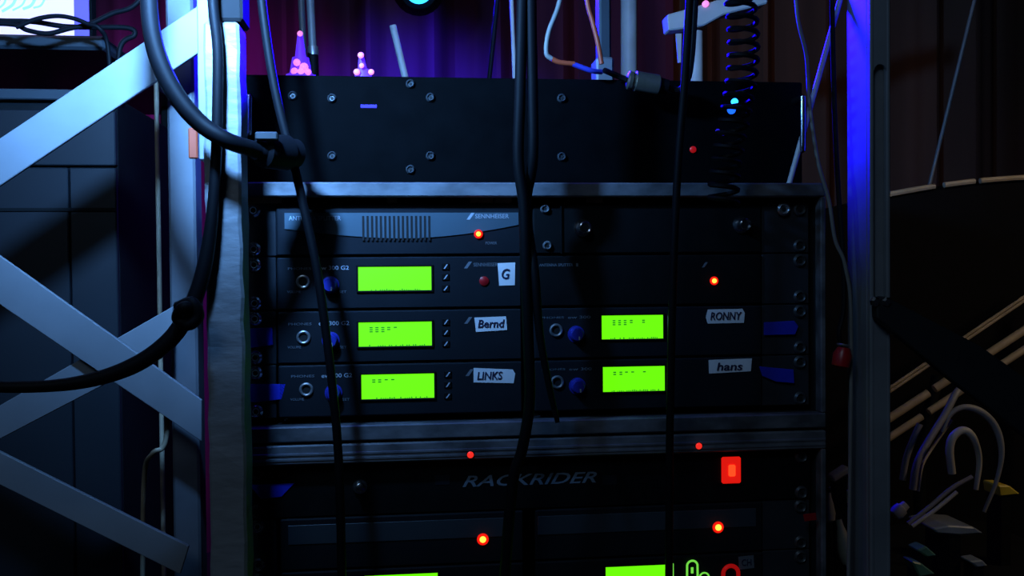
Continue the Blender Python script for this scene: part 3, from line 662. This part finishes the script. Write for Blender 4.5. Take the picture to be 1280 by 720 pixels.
# white stand with blue clamp
p = P(868, 40, 0.58)
t = thing('speaker_stand', (p.x, 0.58, 0), 'white pole stand with a crosswise head behind the amplifier, right', 'stand')
MB().tube([(p.x, 0.58, p.z), (p.x, 0.58, 0.02)], 0.0125, 16, 0).build('pole', 'white', t)
MB().lathe((p.x, 0.58, 0), (0, 0, 1), [(0, 0.14), (0.012, 0.14), (0.03, 0.03), (0.031, 0)], 24).build('base', 'rubber', t)
MB().polypx([(834, 18), (870, 8), (915, -6), (960, -14), (960, 4), (905, 18), (880, 32), (836, 38)], 0.565, 0.03, 0.002).build('crossbar', 'white', t)
MB().polypx([(845, 42), (852, 42), (851, 78), (848, 78)], 0.57, 0.004).build('hanging_strap', 'white', t)
q = P(883, 4, 0.56); MB().lathe((q.x, 0.566, q.z), (0, -1, 0), [(0, 0.005), (0.004, 0.005), (0.006, 0.002), (0.0061, 0)], 14).build('lamp_bead', 'bead', t)
# blue stage lamp
p = P(523, -14, 1.0)
t = thing('stage_lamp', (p.x, 1.0, p.z), 'glowing blue stage lamp at the top edge of the photo', 'lamp')
MB().lathe((p.x, 1.0, p.z), (0, -1, -0.35), [(-0.10, 0.03), (-0.09, 0.045), (0.0, 0.05), (0.02, 0.036), (0.021, 0)], 24).build('housing', 'black', t)
MB().lathe((p.x, 0.975, p.z-0.009), (0, -1, -0.35), [(0, 0.026), (0.006, 0.024), (0.010, 0.012), (0.011, 0)], 24).build('lens', 'lamp', t)
MB().tube([(p.x, 1.03, p.z+0.03), (p.x, 1.03, 3.0)], 0.012, 10, 0).build('hanging_pipe', 'black', t)
p = P(527, 39, 0.98); q=p

# ------------------------------------------------------------------ left background: desk, screen, trunk
Yd = 0.22
p0 = P(-160, 43, Yd); p1 = P(131, 43, Yd); zt = P(60, 43, Yd).z; zb_ = P(60, 61, Yd).z
d_ = thing('side_table', ((p0.x+p1.x)/2, Yd+0.2, 0), 'dark side table behind the flat bars, top left', 'table')
MB().box((p0.x, Yd, zb_), (p1.x, Yd+0.4, zt), 0.003).build('table_top', 'deskm', d_)
for x in (p0.x+0.03, p1.x-0.02):
    for y in (Yd+0.33, ): MB().box((x-0.012, y, 0), (x+0.012, y+0.024, zb_), 0.002).build('leg', 'black', d_)
a_ = P(-120, 30, Yd+0.10); b2 = P(114, 30, Yd+0.10)
sc = thing('monitor', ((a_.x+b2.x)/2, Yd+0.11, zt), 'bright lilac screen standing on the side table, top left', 'screen')
Ys = Yd+0.10
MB().box((a_.x, Ys, zt+0.001), (b2.x, Ys+0.02, zt+0.26), 0.003).build('screen_case', 'black', sc)
bl = P(93, 10, Ys).x
MB().box((a_.x+0.004, Ys-0.0015, zt+0.004), (bl, Ys, zt+0.255)).build('screen_picture', 'screen', sc)
MB().box((bl, Ys-0.0015, zt+0.004), (b2.x-0.002, Ys, zt+0.255)).build('screen_edge', 'screenblue', sc)
v = MB()
for k_ in range(5):
    v.tube([P(-10+k_*13, 16-k_*1.5, Ys-0.0015), P(4+k_*12, 6, Ys-0.0015), P(8+k_*13, -3-k_*2, Ys-0.0015)], 0.0012+0.0005*(k_ % 2), 6)
v.build('drawn_lines', 'screenart', sc)
Yc = Yd-0.035
cable([(-80, 22, Yc), (0, 26, Yc), (40, 27, Yc), (80, 33, Yc), (115, 34, Yc), (160, 35, Yc), (168, 44, Yc), (150, 60, Yc), (146, 130, Yc)], 0.0026, 'rubber', 'black cable lying along the table edge under the lit screen', group='cables before the screen')
cable([(-80, 30, Yc-.01), (10, 30, Yc-.01), (35, 38, Yc-.01), (60, 42, Yc-.01), (85, 36, Yc-.01), (112, 30, Yc-.01), (140, 17, Yc-.01), (170, 5, Yc-.01), (200, -40, Yc-.01)], 0.0024, 'rubber', 'black cable crossing the lit screen and rising right', group='cables before the screen')
cable([(20, 34, Yc-.02), (45, 24, Yc-.02), (70, 20, Yc-.02), (92, 23, Yc-.02), (110, 30, Yc-.02), (125, 36, Yc-.02), (135, 60, Yc-.01), (140, 140, Yc-.01)], 0.0022, 'rubber', 'short looping black cable before the screen corner', group='cables before the screen')
# trunk below
Yt = 0.16
x0, x1 = P(-160, 300, Yt).x, P(146, 300, Yt).x; ztk = P(60, 112, Yt).z
t = thing('equipment_trunk', ((x0+x1)/2, Yt+0.15, 0), 'large dark equipment trunk behind the crossed flat bars', 'trunk')
MB().box((x0, Yt+0.006, 0.02), (x1, Yt+0.30, ztk-0.004), 0.003).build('trunk_body', 'black', t)
MB().box((x0-0.002, Yt-0.003, ztk-0.010), (x1+0.004, Yt+0.02, ztk), 0.001).build('top_edge', 'deskm', t)
zA = P(60, 137, Yt).z; zB = P(60, 208, Yt).z; xs = P(86, 250, Yt).x
pm = mat('trunk_panel', (0.008, 0.010, 0.014), 0.5, vary=0.25, vscale=8, bump=0.05)
MB().box((x0, Yt, zB+0.001), (x1, Yt+0.008, zA), 0.001).build('panel', pm, t)
MB().box((x0, Yt, 0.02), (xs-0.001, Yt+0.008, zB-0.001), 0.001).build('panel', pm, t)
MB().box((xs+0.001, Yt, 0.02), (x1, Yt+0.008, zB-0.001), 0.001).build('panel', pm, t)
for z in (P(60, 262, Yt).z,):
    MB().box((x0, Yt-0.0015, z-0.0015), (x1, Yt, z+0.0015)).build('trim_strip', 'black', t)
q = P(200, 400, 0.12); MB().tube([(q.x, 0.12, 0), (q.x, 0.12, 1.35)], 0.0022, 10, 0).build('thin_rod', 'beige', None, 'thin brown rod left of the rear post', 'rod')
p = P(190, 567, 0.06)
cable([(209, 520, 0.06), (208, 545, 0.06), (203, 560, 0.06), (190, 568, 0.06), (180, 600, 0.09), (178, 760, 0.1)], 0.0022, 'beige', 'tan cable end hooking round behind the rear post')

# ------------------------------------------------------------------ right background
Ya = 0.55
def arcpt(px):   # top edge of the arched board, as a circle of large radius
    return 221+ (1330-px)**2/2150.0
pts = []
for i in range(25):
    px = 1008+i*22; yy = arcpt(px) if px < 1330 else 221+(px-1330)**2/2150
    q = P(px, yy, Ya); pts.append((q.x, q.z))
x0, x1 = pts[0][0], pts[-1][0]
t = thing('arched_board', ((x0+x1)/2, Ya, 0), 'big black arched board with a pale broken rim, far right', 'board')
MB().poly([(x0, 0.0)]+pts+[(x1, 0.0)], Ya, Ya+0.04).build('board', mat('matt_black_board', (0.004, 0.004, 0.005), 0.9, spec=0.1, vary=0.2), t)
for s0, s1 in ((1098, 1168), (1180, 1218), (1225, 1300), (1306, 1400)):
    seg = []
    for k_ in range(9):
        px = s0+(s1-s0)*k_/8; q = P(px, arcpt(px) if px < 1330 else 221+(px-1330)**2/2150, Ya-0.004); seg.append(q)
    MB().tube([(q.x, q.y, q.z) for q in seg], 0.0044, 8, 0).build('rim_segment', 'beige', t)
# beige tubes
Yb = 0.42
t0 = P(1113, 520, Yb)
t = thing('tube_rack', (P(1230, 480, Yb).x, Yb, 0), 'folded rack of slanting beige tubes behind the black strut', 'rack')
def bar(p, q, r, m='beige'):
    a = P(p[0], p[1], Yb); b = P(q[0], q[1], Yb)
    MB().tube([a, b], r, 10, 0).build('slanting_tube', m, t)
def line(xa, ya, xb, yb, x): return ya+(yb-ya)*(x-xa)/(xb-xa)
for xa, ya, xb, yb, r, cuts in ((1113, 484, 1280, 371, 0.0022, []), (1113, 489, 1280, 376, 0.0022, []), (1113, 522, 1280, 413, 0.0058, [(1160, 1168)]), (1113, 546, 1280, 437, 0.0052, [(1152, 1161)])):
    xs_ = [1080]+[c_ for cc in cuts for c_ in cc]+[1400]
    for i in range(0, len(xs_), 2):
        bar((xs_[i], line(xa, ya, xb, yb, xs_[i])), (xs_[i+1], line(xa, ya, xb, yb, xs_[i+1])), r)
MB().tube([P(1172, 470, Yb+0.012), P(1150, 560, Yb+0.012), (P(1150, 560, Yb).x, Yb+0.012, 0.0)], 0.008, 10, 0).build('upright', 'black', t)
MB().tube([P(1390, 320, Yb+0.012), (P(1390, 560, Yb).x, Yb+0.012, 0.0)], 0.008, 10, 0).build('upright', 'black', t)
# low table carrying the clutter
Yl = 0.12; zl = P(1180, 745, Yl).z
xl0, xl1 = P(1026, 700, Yl).x, P(1420, 700, Yl).x
lt = thing('low_table', ((xl0+xl1)/2, Yl+0.15, 0), 'black low table under the cable clutter, bottom right', 'table')
MB().box((xl0, Yl-0.03, zl-0.02), (xl1, Yl+0.26, zl), 0.002).build('table_top', 'black', lt)
for x in (xl0+0.02, xl1-0.02):
    for y in (Yl-0.01, Yl+0.24): MB().box((x-0.01, y-0.01, 0), (x+0.01, y+0.01, zl-0.02)).build('leg', 'black', lt)
Yk = 0.16
def wire(pts, r, m, lab):
    return cable([(x, y, Yk+dy) for x, y, dy in pts], r, m, lab, group='coiled cables at right')
wire([(1141, 612, 0), (1146, 580, 0), (1160, 552, 0.01), (1180, 520, 0.02), (1195, 492, 0.03), (1205, 480, .05)], 0.0038, 'greycable', 'grey cable arc, leftmost big loop of the coil at right')
wire([(1148, 614, 0.02), (1153, 582, 0.02), (1168, 556, 0.03), (1190, 525, 0.03)], 0.0016, 'cream', 'thin pale cable beside the leftmost big loop')
wire([(1190, 592, -.01), (1187, 562, -.01), (1192, 545, -.01), (1205, 538, -.01), (1217, 548, -.01), (1224, 575, 0), (1220, 612, 0)], [0.004, 0.0044, 0.0044, 0.0035, 0.0025], 'cream', 'small pale cable loop in the middle of the coil')
wire([(1178, 540, 0.02), (1188, 518, 0.02), (1206, 509, 0.02), (1228, 516, 0.02), (1245, 535, 0.02), (1252, 565, 0.02), (1246, 600, 0.02), (1230, 640, .02)], [0.002, 0.003, 0.0042, 0.004, 0.0025, 0.002], 'greycable', 'larger grey cable loop over the small pale one')
wire([(1128, 600, .03), (1133, 572, .03), (1142, 548, .03), (1150, 530, .03)], 0.0035, 'greycable', 'short dim cable beside the mast')
wire([(1135, 655, -.02), (1160, 635, -.02), (1190, 610, -.02), (1215, 596, -.02)], 0.0024, 'greycable', 'straight grey cable running up right over the clutter')
wire([(1140, 658, -.025), (1168, 638, -.025), (1196, 615, -.025)], 0.0022, 'cream', 'straight pale cable just under the straight grey one')
p = P(1122, 640, Yk-.03)
MB().lathe(p, (0.6, 0, 0.5), [(-0.006, 0), (-0.005, 0.006), (0, 0.0075), (0.006, 0.007), (0.007, 0.005), (0.012, 0.0045), (0.0125, 0)], 14).build('cable_plug', 'cream', None, 'pale round plug end beside the mast, bottom right', 'plug')
def lump(poly, Y, th, m, name, lab, cat): return MB().polypx(poly, Y, th, 0.0015).build(name, m, None, lab, cat)
def standing(poly, Y, th, m, name, lab, cat, foot='black'):
    t = thing(name, (P(poly[0][0], 700, Y).x, Y, zl), lab, cat)
    MB().polypx(poly, Y, th, 0.0015).build('body', m, t)
    xs = [P(x, y, Y).x for x, y in poly]; zmin = min(P(x, y, Y).z for x, y in poly); cx = sum(xs)/len(xs)
    MB().box((cx-0.006, Y+0.002, zl), (cx+0.006, Y+th-0.002, zmin+0.006)).build('foot', foot, t)
    return t
standing([(1248, 607), (1262, 607), (1276, 618), (1250, 621)], 0.20, 0.03, 'yellow', 'yellow_wedge', 'small yellow plastic wedge in the clutter, bottom right', 'clutter')
standing([(1166, 661), (1185, 657), (1218, 659), (1230, 667), (1200, 669), (1172, 667)], 0.12, 0.05, 'glass', 'grey_tray', 'shallow grey tray below the pale cables', 'tray')
standing([(1146, 688), (1158, 683), (1172, 695), (1160, 697)], 0.11, 0.02, 'green', 'green_box', 'dark green plastic piece below the grey tray', 'clutter')
standing([(1140, 702), (1152, 704), (1170, 718), (1150, 722)], 0.10, 0.02, 'green', 'green_box', 'lower green plastic piece at the bottom edge', 'clutter')
standing([(1212, 702), (1228, 700), (1236, 708), (1222, 710)], 0.11, 0.02, 'glass', 'grey_box', 'small grey box at the bottom edge, right', 'clutter')
# bottles between the case and the mast
Yq = 0.10
def bottle(px, py0, py1, r, m, lab, lean=0.0):
    a = P(px, py1, Yq); b = P(px+lean, py0, Yq); d = b-a; L = d.length
    t = thing('bottle', (a.x, Yq, a.z), lab, 'bottle')
    MB().lathe(a, d, [(0, r*0.55), (L*0.08, r*0.95), (L*0.3, r), (L*0.6, r*0.72), (L*0.82, r*0.4), (L, r*0.32)], 18).build('bottle_body', m, t)
    MB().lathe(a+d, d, [(0, r*0.42), (L*0.08, r*0.42), (L*0.081, 0)], 14).build('cap', 'black', t)
    if a.z > zl: MB().lathe((a.x, Yq, zl), (0, 0, 1), [(0, r), (a.z-zl, r*0.5)], 12).build('stem', 'black', t)
bottle(1036, 615, 652, 0.0065, 'cream', 'cream bottle standing close to the lower case, bottom right')
bottle(1062, 648, 706, 0.0085, 'cream', 'taller dim cream bottle leaning by the mast', -14)
standing([(1041, 597), (1062, 583), (1064, 591), (1043, 604)], 0.11, 0.015, 'beige', 'tan_box', 'small tan box end above the cream bottle', 'clutter')
standing([(1042, 612), (1064, 614), (1064, 631), (1054, 627)], 0.13, 0.015, 'green', 'green_wedge', 'green wedge between the cream bottle and the mast', 'clutter')
for o in bpy.data.objects:
    if '_w' in o: del o['_w']
